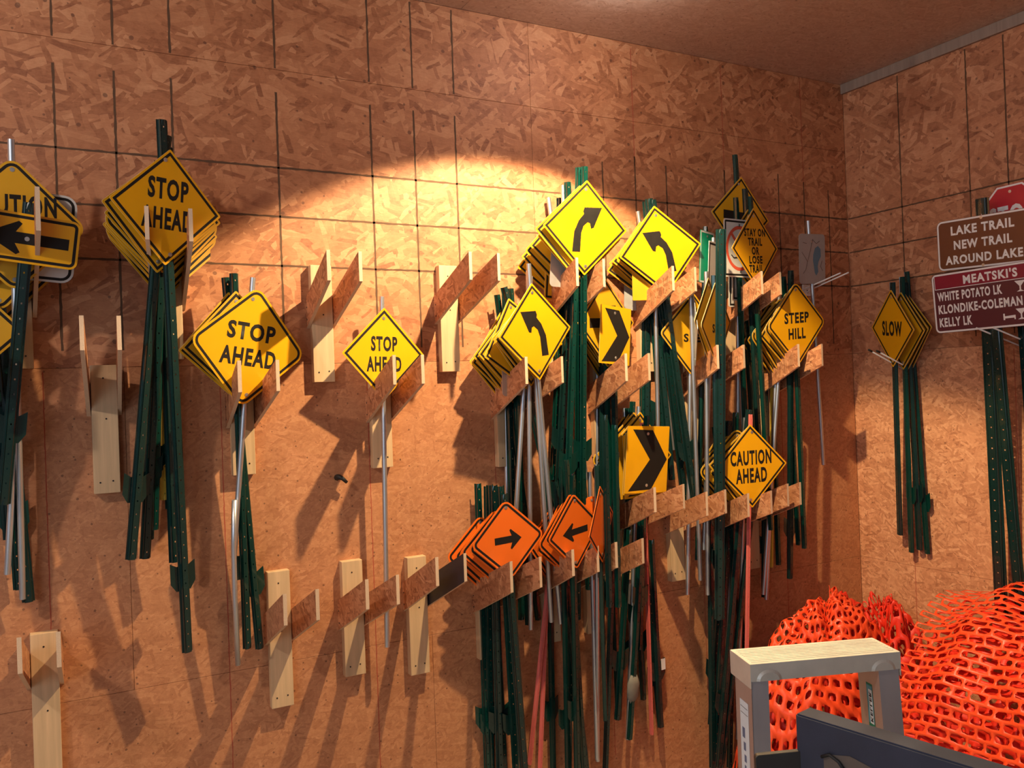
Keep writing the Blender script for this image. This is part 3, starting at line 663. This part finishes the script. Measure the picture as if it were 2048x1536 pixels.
# ------------------------------------------------------------------ loose posts hanging among the racks
def loose(name, top, bot, d0, d1, post, label, anchor=False, wide=1.0, mud=False, stick=False, yaw=0):
    A, B = at(*top, d0), at(*bot, d1); m, L = frame(A, B, RAD(yaw))
    root = empty(name, m, label, 'post', 'loose posts among the racks'); mt = POSTS[post]
    if post == 'p': me, s = pipe_post(L, mt)
    else: me, s = u_post(L, mt, wide*(.62 if post == 'r' else 1))
    obj('shaft', me, root, Matrix.Scale(s, 4, Vector((0, 0, 1))))
    if anchor: obj('anchor_plate', ANCH[mt.name], root, T(0, 0, 11.5))
    if mud:
        bm = bmesh.new(); tube(bm, [(0, .3, 7), (0, .3, 8.4), (0, .3, 11), (0, .3, 12.6)], [.4, 1.3, 1.4, .7], 10); fix(bm)
        for v in bm.verts: v.co.y = .3+(v.co.y-.3)*.45
        obj('mud_clump', mesh('mud_clump', bm, MUD), root)
    if stick:
        bm = bmesh.new(); box(bm, .9, 1.9, .5, .6, 11.2, 13.4); fix(bm); obj('price_tag', mesh('price_tag', bm, WLEG), root)
    return root
loose('steel_post', (1443, 458), (1440, 1240), 15.2, 8, 'd', 'tall thick dark post in front of the stamped middle rack', wide=1.55, yaw=-30)
loose('steel_post', (1148, 1000), (1140, 1560), 4, 3, 'u', 'green post reaching the picture bottom below the left arrow sign')
loose('steel_post', (1236, 905), (1213, 1560), 9, 3, 'd', 'dark post crossing behind the bottom row arms')
loose('steel_post', (1232, 850), (1240, 1215), 13.9, 13, 'u', 'bright green post in front of the square chevron sign')
loose('steel_post', (1212, 830), (1222, 1215), 13.6, 12.8, 'd', 'dark green post just left of the bright green one')
loose('steel_post', (1262, 1060), (1237, 1440), 8, 5, 'u', 'green post with winged plate below the bottom row arms', anchor=True)
loose('steel_post', (1285, 1100), (1262, 1480), 10, 6, 'u', 'green post with a clump of dried mud near its foot', mud=True)
loose('steel_post', (1306, 1080), (1325, 1455), 4, 3, 'd', 'dark post with a small white tag near the ladder', anchor=True, stick=True)
loose('pipe_post', (1196, 930), (1198, 1524), 9, 4, 'p', 'long grey pipe below the orange signs')
loose('steel_post', (1424, 1040), (1428, 1536), 6, 4, 'd', 'black post left of the two crossing dark posts', wide=1.2)
loose('steel_post', (1505, 1040), (1446, 1536), 8, 6, 'd', 'slanting dark post crossing behind the red post')
loose('steel_post', (1590, 840), (1583, 1158), 4, 3, 'd', 'short dark post right of the CAUTION AHEAD sign', anchor=True)

# bent conduit tail under the rounded STOP AHEAD sign
bm = bmesh.new(); P_ = [at(469, 1000, 6), at(467, 1090, 5.2), at(470, 1200, 4.4), at(476, 1330, 3.6)]
o = Vector(P_[-1]); tube(bm, [p-o for p in P_], .40, 12); fix(bm)
t = obj('conduit', mesh('conduit', bm, GALV), None, T(*o)); tag(t, 'bent length of grey conduit hanging below the rounded STOP AHEAD sign', 'pipe')

# small dark hook on the bare wall
bm = bmesh.new(); tube(bm, [(0, -.02, 0), (0, -1.1, .2), (.5, -1.5, -.1), (1.2, -1.4, -.8)], [.55, .42, .36, .28], 8); fix(bm)
tag(obj('wall_hook', mesh('wall_hook', bm, RUB), None, T(*at(674, 955, 0))), 'small black hook on the bare boards between the racks', 'hook')

# ------------------------------------------------------------------ right wall
def two_prong(name, base, dirv, span, L, label, tips=True):
    """white enamelled hook: back plate and two long prongs"""
    root = empty(name, T(*base), label, 'hook', None)
    return root
def prong_hook(base, normal, along, pts, label):
    root = empty('prong_hook', T(*base), label, 'hook', 'white two-prong hooks')
    n, a = Vector(normal), Vector(along)
    bm = bmesh.new(); box(bm, -1.2, 1.2, -.2, .2, -1.3, 1.3); bevel(bm, .06, 1); fix(bm)
    m = Matrix((a, -n, Vector((0, 0, 1)))).transposed().to_4x4()
    pl = obj('back_plate', mesh('back_plate', bm, CREAM), root, T(*(n*.25)) @ m)
    obj('screw', SCREW, pl, T(0, -.2, 0))
    for tip in pts:
        tip = Vector(tip)-Vector(base); st = a*(a.dot(tip)*.9)+n*.4
        bm = bmesh.new(); tube(bm, [st+Vector((0, 0, -.6)), st+n*.8, tip], .16, 8); fix(bm)
        pr = obj('prong', mesh('prong', bm, CREAM), root)
        if label.startswith('white hook holding the SLOW'):
            bm = bmesh.new(); dv = (tip-st).normalized(); tube(bm, [tip-dv*.9, tip+dv*.1], .24, 8); fix(bm); obj('rubber_tip', mesh('rubber_tip', bm, RUB), pr)
    return root
b0 = atr(1821, 741, 0)
prong_hook(b0, (-1, 0, 0), (0, -1, 0), [atr(1738, 700, 13), atr(1754, 702, 13)], 'white hook holding the SLOW signs on the right wall')
b1 = at(1611, 581, 0)
prong_hook(b1, (0, -1, 0), (1, 0, 0), [at(1681, 546, 12), at(1697, 545, 12)], 'white hook near the corner with two long bare prongs')
b2 = Vector((D, -43, 79.5))
prong_hook(b2, (-1, 0, 0), (0, -1, 0), [atr(1953, 656, 14), atr(1985, 655, 14)], 'white hook below the maroon sign, prongs poking forward')
A_ = RAD(-113)
sg = 'SLOW signs on the right wall'
for i, (c, b, kd, pt, tp, lb) in enumerate([((159.4, -16.3, 84.7), atr(1797, 1070, 3), 'slow', 'd', 1.5, 'yellow diamond sign reading SLOW, front of its stack on the right wall'),
        ((161.2, -17.4, 84.1), atr(1820, 1105, 2.4), 'plain', 'u', 3.2, 'yellow diamond sign directly behind the SLOW sign'),
        ((162.6, -17.3, 84.1), atr(1836, 1100, 1.9), 'plain', 'd', 2, 'yellow diamond sign between two others behind the SLOW sign'),
        ((164.3, -16.9, 84.2), atr(1852, 1108, 1.4), 'plain', 'u', 4.5, 'rearmost yellow diamond sign behind the SLOW sign')]):
    sign(kd, c, b, A_, pt, tp, lb, sg, anchor=i > 0)
# map sign by the corner
mp_ = sign('map', at(1624, 518, 5), at(1650, 930, 2), RAD(2), 'p', 3, 'grey weathered map sign with a blue lake near the corner', None, roll=RAD(4), bolts=((0, .7),))
pn = [c for c in mp_.children if c.name.startswith('sign_panel')][0]
lake = [(.9, 2.4), (1.9, 2.9), (2.7, 2.2), (2.8, .6), (2.0, -.6), (1.7, -1.6), (1.9, -2.8), (1.2, -3.7), (.7, -3.0), (.5, -1.8), (.2, -.4), (.3, 1.0)]
bm = bmesh.new(); flat(bm, lake[::-1], -.105); bmesh.ops.recalc_face_normals(bm, faces=list(bm.faces)); obj('blue_lake', mesh('blue_lake', bm, BLUE), pn)
bm = bmesh.new()
for pts in ([(.2, 4.4), (-.6, 2), (-1.6, -.6), (-2.2, -2.4), (-3, -3.2)], [(.2, 4.2), (1.4, 3.4), (2.4, 4.0)], [(-3.4, 1.5), (-2.2, .2), (-1.6, -.6)], [(3.2, -.4), (2.6, -1.6), (3.3, -2.6)], [(-3, 3.6), (-1.8, 3.4)]):
    tube(bm, [(x, -.1, z) for x, z in pts], .05, 5)
obj('trail_lines', mesh('trail_lines', fix(bm), plain('brown_ink', (.10, .05, .03), .6)), pn)
# STOP octagon
r8 = 12/2/math.cos(math.pi/8)
KIND['stop'] = ([(r8*math.sin(math.pi/8+k*math.pi/4), r8*math.cos(math.pi/8+k*math.pi/4)) for k in range(8)], .02, REDS, WLEG, words_(('STOP', 8.6, 3.8, .3)))
RW = -math.pi/2
sign('stop', (D-6.4, -43, 104), (D-3.5, -44, 26), RW, 'd', -1, 'red octagonal STOP sign behind the brown lake trail sign', 'signs on the right wall', bolts=((0, .8),))
bs = sign('brown', (D-10.2, -39.4, 99.65), (D-5.2, -36.8, 26), RAD(-90), 'd', 3.2, 'brown sign with white letters reading LAKE TRAIL NEW TRAIL AROUND LAKE', 'signs on the right wall', bolts=((0, .93), (0, -.93)), wide=1.7)
pn = [c for c in bs.children if c.name.startswith('sign_panel')][0]
for s, w_, z in (('LAKE TRAIL', 12.6, 2.75), ('NEW TRAIL', 11.6, -.1), ('AROUND LAKE', 15.4, -2.95)):
    bm = bmesh.new(); add_bm(bm, text_bm(s, w_, 1.75), 0, -.106, z); obj('lettering', mesh('lettering', bm, WLEG), pn)
lk = sign('lakes', (D-10.9, -41.2, 88.6), (D-6.6, -41.8, 22), RAD(-90), 'd', -3, 'maroon directional sign with white lake names below the brown sign', 'signs on the right wall', bolts=(), wide=1.5)
pn = [c for c in lk.children if c.name.startswith('sign_panel')][0]
for s, w_, h_, z, x0, yy in (("MEATSKI'S", 10.6, 1.75, 4.15, -5.3, -.125), ('WHITE POTATO LK', 13.2, 1.8, 1.35, -11.0, -.106), ('KLONDIKE-COLEMAN', 16.8, 1.8, -1.2, -11.0, -.106), ('KELLY LK', 6.9, 1.8, -3.8, -11.0, -.106)):
    bm = bmesh.new(); add_bm(bm, text_bm(s, w_, h_), x0+w_/2, yy, z); obj('lettering', mesh('lettering', bm, WLEG), pn)
for (x, z) in ((5.6, 1.5), (5.4, -3.6)):      # martini glass symbols
    bm = bmesh.new(); flat(bm, [(x-1, z+1), (x+1, z+1), (x+.14, z), (x+.14, z-.7), (x+.7, z-1), (x-.7, z-1), (x-.14, z-.7), (x-.14, z)], -.106); obj('glass_symbol', mesh('glass_symbol', bm, WLEG), pn)
bm = bmesh.new(); flat(bm, [(2.0, -3.3), (2.3, -3.3), (2.3, -3.8), (4.3, -3.7), (4.3, -4.5), (4.05, -4.5), (4.05, -4.2), (2.3, -4.2), (2.3, -4.5), (2.0, -4.5)], -.106); obj('bed_symbol', mesh('bed_symbol', bm, WLEG), pn)
bm = bmesh.new(); flat(bm, rect(22.6, 2.5), -.112)
for v in bm.verts: v.co.z += 4.2
obj('crimson_band', mesh('crimson_band', bm, MAR2), pn)
bm = bmesh.new(); flat(bm, [(-11.4, 5.5), (-11.3, 5.5), (-11.3, 2.9), (11.3, 2.9), (11.3, 2.78), (-11.4, 2.78)], -.113)
obj('band_line', mesh('band_line', bm, WLEG), pn)
for (y, x, lb) in ((-46.2, 4, 'dark heavy post right of the lake trail post, by the right edge'), (-49.0, 5, 'dark heavy post at the very right edge of the picture')):
    m, L = frame(Vector((D-x-4, y, 92)), Vector((D-x, y+.8, 20)), RW)
    rt = empty('steel_post', m, lb, 'post', 'heavy posts on the right wall'); me, s = u_post(L, DPOST, 1.7); obj('shaft', me, rt, Matrix.Scale(s, 4, Vector((0, 0, 1))))

# ------------------------------------------------------------------ orange fence heap
def net_sheet(name, fn, nu, nv, mat, rx=.40, ry=.34, th=.05, parent=None, seed=0, drop=.0):
    """plastic barrier fence: every cell is a frame around an oval hole, laid on fn(u, v)"""
    rnd = random.Random(seed); bm = bmesh.new()
    V_ = {}
    def vert(u, v):
        k = (round(u*8), round(v*8))
        if k not in V_: V_[k] = bm.verts.new(fn(u/nu, v/nv))
        return V_[k]
    for j in range(nv):
        off = .5 if j % 2 else 0
        for i in range(nu):
            u0, v0 = i+off, j
            o8 = [(u0, v0), (u0+.5, v0), (u0+1, v0), (u0+1, v0+.5), (u0+1, v0+1), (u0+.5, v0+1), (u0, v0+1), (u0, v0+.5)]
            O = [vert(*q) for q in o8]
            I_ = []
            for k in range(8):
                an = math.radians(225+45*k)
                cx, cy = math.cos(an), math.sin(an)
                I_.append(bm.verts.new(fn((u0+.5+rx*cx*(1.16 if k % 2 == 0 else 1))/nu, (v0+.5+ry*cy*(1.12 if k % 2 == 0 else 1))/nv)))
            for k in range(8):
                try: bm.faces.new((O[k], O[(k+1)%8], I_[(k+1)%8], I_[k])).smooth = True
                except ValueError: pass
    me = mesh(name, bm, mat); o = obj(name, me, parent)
    md = o.modifiers.new('thickness', 'SOLIDIFY'); md.thickness = th*U; md.offset = 0
    return o
def nz(x, y, s, seed=0): return noise.noise(Vector((x*s+seed*9.1, y*s-seed*4.3, seed)))
def right_heap(shrink, seed, amp):
    def f(u, v):
        y = -31.5+1.2*math.sin(v*6+1) - u*47 - (v*2.0)*(1-u)
        a = v*math.pi*.5
        crest = 32.5 + 2.2*math.sin(u*2.6-.2) - 4.0*max(0, .25-u)
        x = D-6-(34-shrink)*math.sin(a)**.9
        z = (crest-shrink-FL)*math.cos(a)**.8+FL
        w = nz(u*5, v*5, 1.0, seed)*amp*1.3 + nz(u*14, v*14, 1.2, seed+3)*amp*.45
        fold = .9*math.sin(u*19+v*4+seed)
        return Vector((x-w*math.sin(a)-fold*.5, y+w*.6, max(FL+.3, z+w*math.cos(a)+fold*.4)))
    return f
def left_heap(cx, cy, rx, ry, h, seed, amp, a0=math.pi*.75, a1=math.pi*2.2):
    def f(u, v):
        th = a0+(a1-a0)*u; r = .06+.94*v; z = FL+(h-FL)*(1-r**2.3)
        w = nz(math.cos(th)*2.2+5, v*3+math.sin(th)*2, 1.1, seed)*amp*1.6 + nz(u*14, v*12, 1, seed+2)*amp*.5
        fold = amp*.35*math.sin(th*7+v*5+seed)*min(1, v*3)
        return Vector((min(D-1.2, cx+rx*(r+w*.03)*math.cos(th)), max(-30.5, min(-1.0, cy+ry*(r+w*.03)*math.sin(th)+fold*.5)), max(FL+.2, z+w+fold)))
    return f
h1 = empty('fence_heap', T(0, 0, 0), 'big heap of bright orange plastic barrier fence at the right edge', 'fence', 'heaps of orange barrier fence')
h2 = empty('fence_heap', T(0, 0, 0), 'lower crumpled heap of red-orange barrier fence behind the ladder, in the corner', 'fence', 'heaps of orange barrier fence')
net_sheet('net_sheet', right_heap(0, 1, 1.3), 15, 32, NET, rx=.43, ry=.36, parent=h1, seed=1)
net_sheet('net_sheet', right_heap(2.6, 2, 2.0), 14, 26, NETI, rx=.40, ry=.36, parent=h1, seed=2)
net_sheet('net_sheet', right_heap(5.5, 5, 2.4), 12, 18, NETI, rx=.26, ry=.24, parent=h1, seed=3)
net_sheet('net_sheet', left_heap(137, -15, 25, 15, 29.5, 1, 2.0), 30, 17, NET, rx=.32, ry=.27, parent=h2, seed=4)
net_sheet('net_sheet', left_heap(138, -14, 22, 13, 26, 4, 3.0), 28, 14, NETI, rx=.33, ry=.36, parent=h2, seed=5)
net_sheet('net_sheet', left_heap(139, -14, 18, 12, 20, 7, 2.5), 18, 9, NETI, rx=.2, ry=.22, parent=h2, seed=6)
net_sheet('net_sheet', left_heap(154, -15, 12, 14, 26, 8, 3.4), 20, 13, NETI, rx=.32, ry=.34, parent=h2, seed=8)
for o in list(h1.children)+list(h2.children): o['kind'] = 'stuff'

# ------------------------------------------------------------------ stepladder
c00, c10, c11, c01 = atz(1443, 1302, 47), atz(1743, 1277, 47), atz(1820, 1300, 47), atz(1499, 1328, 47)
ctr = (c00+c10+c11+c01)/4; ux = ((c10-c00)+(c11-c01)).normalized(); uy = Vector((-ux.y, ux.x, 0))   # uy points to the back
LW, LD = 15.8, 5.0
lm = Matrix((ux, uy, Vector((0, 0, 1)))).transposed().to_4x4(); lm.translation = Vector((ctr.x, ctr.y, 0))
lad = empty('step_ladder', lm, 'aluminium step ladder with a paint-smeared top, lower right', 'ladder')
bm = bmesh.new()
box(bm, -LW/2, LW/2, -LD/2, LD/2, 46.9, 47.0); box(bm, -LW/2, LW/2, -LD/2, -LD/2+.08, 45.3, 47); box(bm, -LW/2, LW/2, LD/2-.08, LD/2, 45.3, 47)
box(bm, -LW/2-.0, -LW/2+.08, -LD/2, LD/2, 44.6, 47); box(bm, LW/2-.08, LW/2, -LD/2, LD/2, 44.6, 47)
bmesh.ops.bevel(bm, geom=[e for e in bm.edges], offset=.07, segments=2, affect='EDGES'); fix(bm)
cap = obj('top_cap', mesh('top_cap', bm, LADC), lad, label='paint-smeared cream top cap')
for sx in (-1, 1):
    bm = bmesh.new(); n = 12
    a = [bm.verts.new((sx*(LW/2-1.9)+1.3*math.cos(k*math.pi/n), -LD/2-.02-.0*k, 45.32+1.1*math.sin(k*math.pi/n))) for k in range(n+1)]
    b = [bm.verts.new((sx*(LW/2-1.9)+1.0*math.cos(k*math.pi/n), -LD/2-.16, 45.34+.8*math.sin(k*math.pi/n))) for k in range(n+1)]
    for k in range(n): bm.faces.new((a[k], a[k+1], b[k+1], b[k]))
    bm.faces.new(b); fix(bm); obj('knuckle', mesh('knuckle', bm, LADC), cap)
for i in range(9):
    bm = bmesh.new(); box(bm, -LW/2+.4, LW/2-.4, -.04, .04, 46.98, 47.04); fix(bm); obj('grip_rib', mesh('grip_rib', bm, LADC), cap, T(0, -LD/2+.6+i*.47, 0))
def rail(xt, yt, xb, yb, dep, wdt, nm, flange):
    bm = bmesh.new()
    zt = 45.9
    for (x0, x1, y0, y1) in ((-.05, .05, -dep/2, dep/2), (-.05 if flange > 0 else -wdt, wdt if flange > 0 else .05, -dep/2, -dep/2+.1), (-.05 if flange > 0 else -wdt, wdt if flange > 0 else .05, dep/2-.1, dep/2)):
        vs = []
        for (cx, cy, z) in ((xb, yb, FL+.1), (xt, yt, zt)):
            vs.append([bm.verts.new((cx+x, cy+y, z)) for x, y in ((x0, y0), (x1, y0), (x1, y1), (x0, y1))])
        a, b = vs; bm.faces.new(a[::-1]); bm.faces.new(b)
        for k in range(4): bm.faces.new((a[k], a[(k+1)%4], b[(k+1)%4], b[k]))
    fix(bm); return obj(nm, mesh(nm, bm, LADD), lad)
rl = rail(-LW/2+.2, -.3, -LW/2-1.6, -4, 4.0, 1.7, 'front_rail', 1)
rr = rail(LW/2-2.3, -.3, LW/2-1.7, -4, 4.0, -2.1, 'front_rail', -1)
rail(-LW/2+.6, .3, -LW/2-1.8, -3.2, 2.2, 1.0, 'rear_rail', 1); rail(LW/2-1.9, .3, LW/2-1.3, -3.2, 2.2, -1.0, 'rear_rail', -1)
for k, z in enumerate((0, 11, 22, 33)):
    f = 1-(z-FL)/(46-FL); hw = LW/2-2.35+.6*f; yc = -.3-3.7*f
    bm = bmesh.new(); box(bm, -hw, hw, yc-1.5, yc+1.5, z, z+.12); box(bm, -hw, hw, yc-1.5, yc-1.42, z-1, z); fix(bm); obj('step', mesh('step', bm, LADD), lad)
for z in (14, 30):
    f = 1-(z-FL)/(46-FL); hw = LW/2-2.5+.6*f; yc = 1.9-2.9*f
    bm = bmesh.new(); tube(bm, [(-hw, yc, z), (hw, yc, z)], .35, 8); fix(bm); obj('rear_brace', mesh('rear_brace', bm, LADD), lad)
# stickers on the rails
def on_rail(side, z0, z1, y0, y1, mat, nm, off=.07, face=-1):
    bm = bmesh.new(); vs = []
    for (z, yy) in ((z0, y0), (z0, y1), (z1, y1), (z1, y0)):
        f = 1-(z-FL)/(45.9-FL); vs.append(bm.verts.new(((-(LW/2-.2+1.8*f) if side < 0 else LW/2-2.3+.6*f)+face*off, -.3-3.7*f+yy, z)))
    bm.faces.new(vs); return mesh(nm, bm, mat)
st = obj('caution_sticker', on_rail(-1, 30, 42.8, -1.05, .95, STICK, 'caution_sticker', .07, -1), rl)
k = 0
for z in (42.2, 41.6): 
    obj('sticker_line', on_rail(-1, z-.05, z, -.9, .8, BLK, 'sticker_line', .085, -1), st)
for z0, z1, y0, y1 in ((39.2, 40.2, -.1, .5), (38.0, 38.8, -.2, .3), (36.9, 37.6, -.3, .2), (35.9, 36.6, -.2, .2), (34.4, 35.4, -.5, -.2), (33.4, 35.2, 0, .4), (31.6, 33.2, -.3, .1), (30.6, 31.4, .1, .6)):
    obj('sticker_print', on_rail(-1, z0, z1, y0, y1, plain('grey_blue_print', (.12, .16, .26), .5) if k == 0 else bpy.data.materials['grey_blue_print'], 'sticker_print', .085, -1), st); k += 1
gs = obj('maker_sticker', on_rail(1, 34, 43.4, -.55, .55, STG, 'maker_sticker', .07, -1), rr)
obj('maker_plate', on_rail(1, 39.4, 43.2, -.5, .5, STT, 'maker_plate', .08, -1), gs)
obj('maker_plate', on_rail(1, 39.4, 42.8, -.45, .2, STICK, 'maker_plate', .09, -1), gs)
tb = text_bm('KELLER', 3.0, .42)
for v in tb.verts:
    z = 41.1 + v.co.x; yy = -.12 - v.co.z; f = 1-(z-FL)/(45.9-FL)
    v.co = Vector((LW/2-2.3+.6*f-.1, -.3-3.7*f+yy, z))
obj('maker_name', mesh('maker_name', tb, BLK), gs)

# ------------------------------------------------------------------ black steel gate / plate in the foreground
e0, e1 = atz(1590, 1427, 50), atz(1919, 1528, 50)
dv = (e1-e0).normalized(); nx = Vector((-dv.y, dv.x, 0)); nx = nx if nx.x > 0 else -nx
gm = Matrix((nx, -dv, Vector((0, 0, 1)))).transposed().to_4x4(); gm.translation = Vector((e0.x, e0.y, 0))
gt = empty('steel_gate', gm, 'black steel tailgate plate in the foreground, lower right corner', 'gate')
bm = bmesh.new(); box(bm, 0, 1.9, -30, 0, 30, 50); bmesh.ops.bevel(bm, geom=list(bm.edges), offset=.12, segments=2, affect='EDGES'); fix(bm)
pl = obj('plate', mesh('plate', bm, BSTEEL), gt)
def ongate(px, py):
    v = ray(px, py); t = (e0-CAM).dot(nx)/v.dot(nx); q = gm.inverted() @ (CAM+v*t); return q.y, q.z
q0, q1, q2 = ongate(1648, 1508), ongate(1700, 1512), ongate(1745, 1536)
bm = bmesh.new(); prism(bm, [q0, q1, q2, (q2[0], q2[1]-5), (q0[0], q0[1]-5)], 0, .06)
for v in bm.verts: v.co = Vector((-v.co.y-.01, v.co.x, v.co.z))
fix(bm); obj('latch_plate', mesh('latch_plate', bm, plain('worn_steel', (.16, .13, .11), .5, metal=.5)), gt, label='worn bare steel latch plate')
q = [ongate(1646, 1512), ongate(1662, 1508), ongate(1680, 1522), ongate(1692, 1540)]
bm = bmesh.new(); tube(bm, [(-.2, a, b) for a, b in q], .12, 8); fix(bm); obj('latch_rod', mesh('latch_rod', bm, RUB), gt)
bm = bmesh.new(); prism(bm, rounded([(0, 0), (3.6, .3), (3.6, -6), (.5, -6), (.1, -2.2)], .25), -.25, .25); fix(bm)
bmesh.ops.bevel(bm, geom=list(bm.edges), offset=.04, segments=1, affect='EDGES')
br = at(1516, 1497, 139.58-46)
bk = obj('hinge_bracket', mesh('hinge_bracket', bm, plain('grey_cast_steel', (.07, .065, .06), .4, metal=.6)), gt)
inv = gm.inverted(); pos = inv @ (e0 + rgt*(-3.1) + Vector((0, 0, -3.0)))
mm = inv.to_3x3() @ Matrix((rgt, fwd, Vector((0, 0, 1)))).transposed(); mm = mm.to_4x4(); mm.translation = pos*U
bk.matrix_local = mm
bm = bmesh.new(); tube(bm, [(1.3, -.3, -2.6), (1.3, -.42, -2.6)], .55, 14); fix(bm); obj('hinge_pin', mesh('hinge_pin', bm, BOLT), bk)
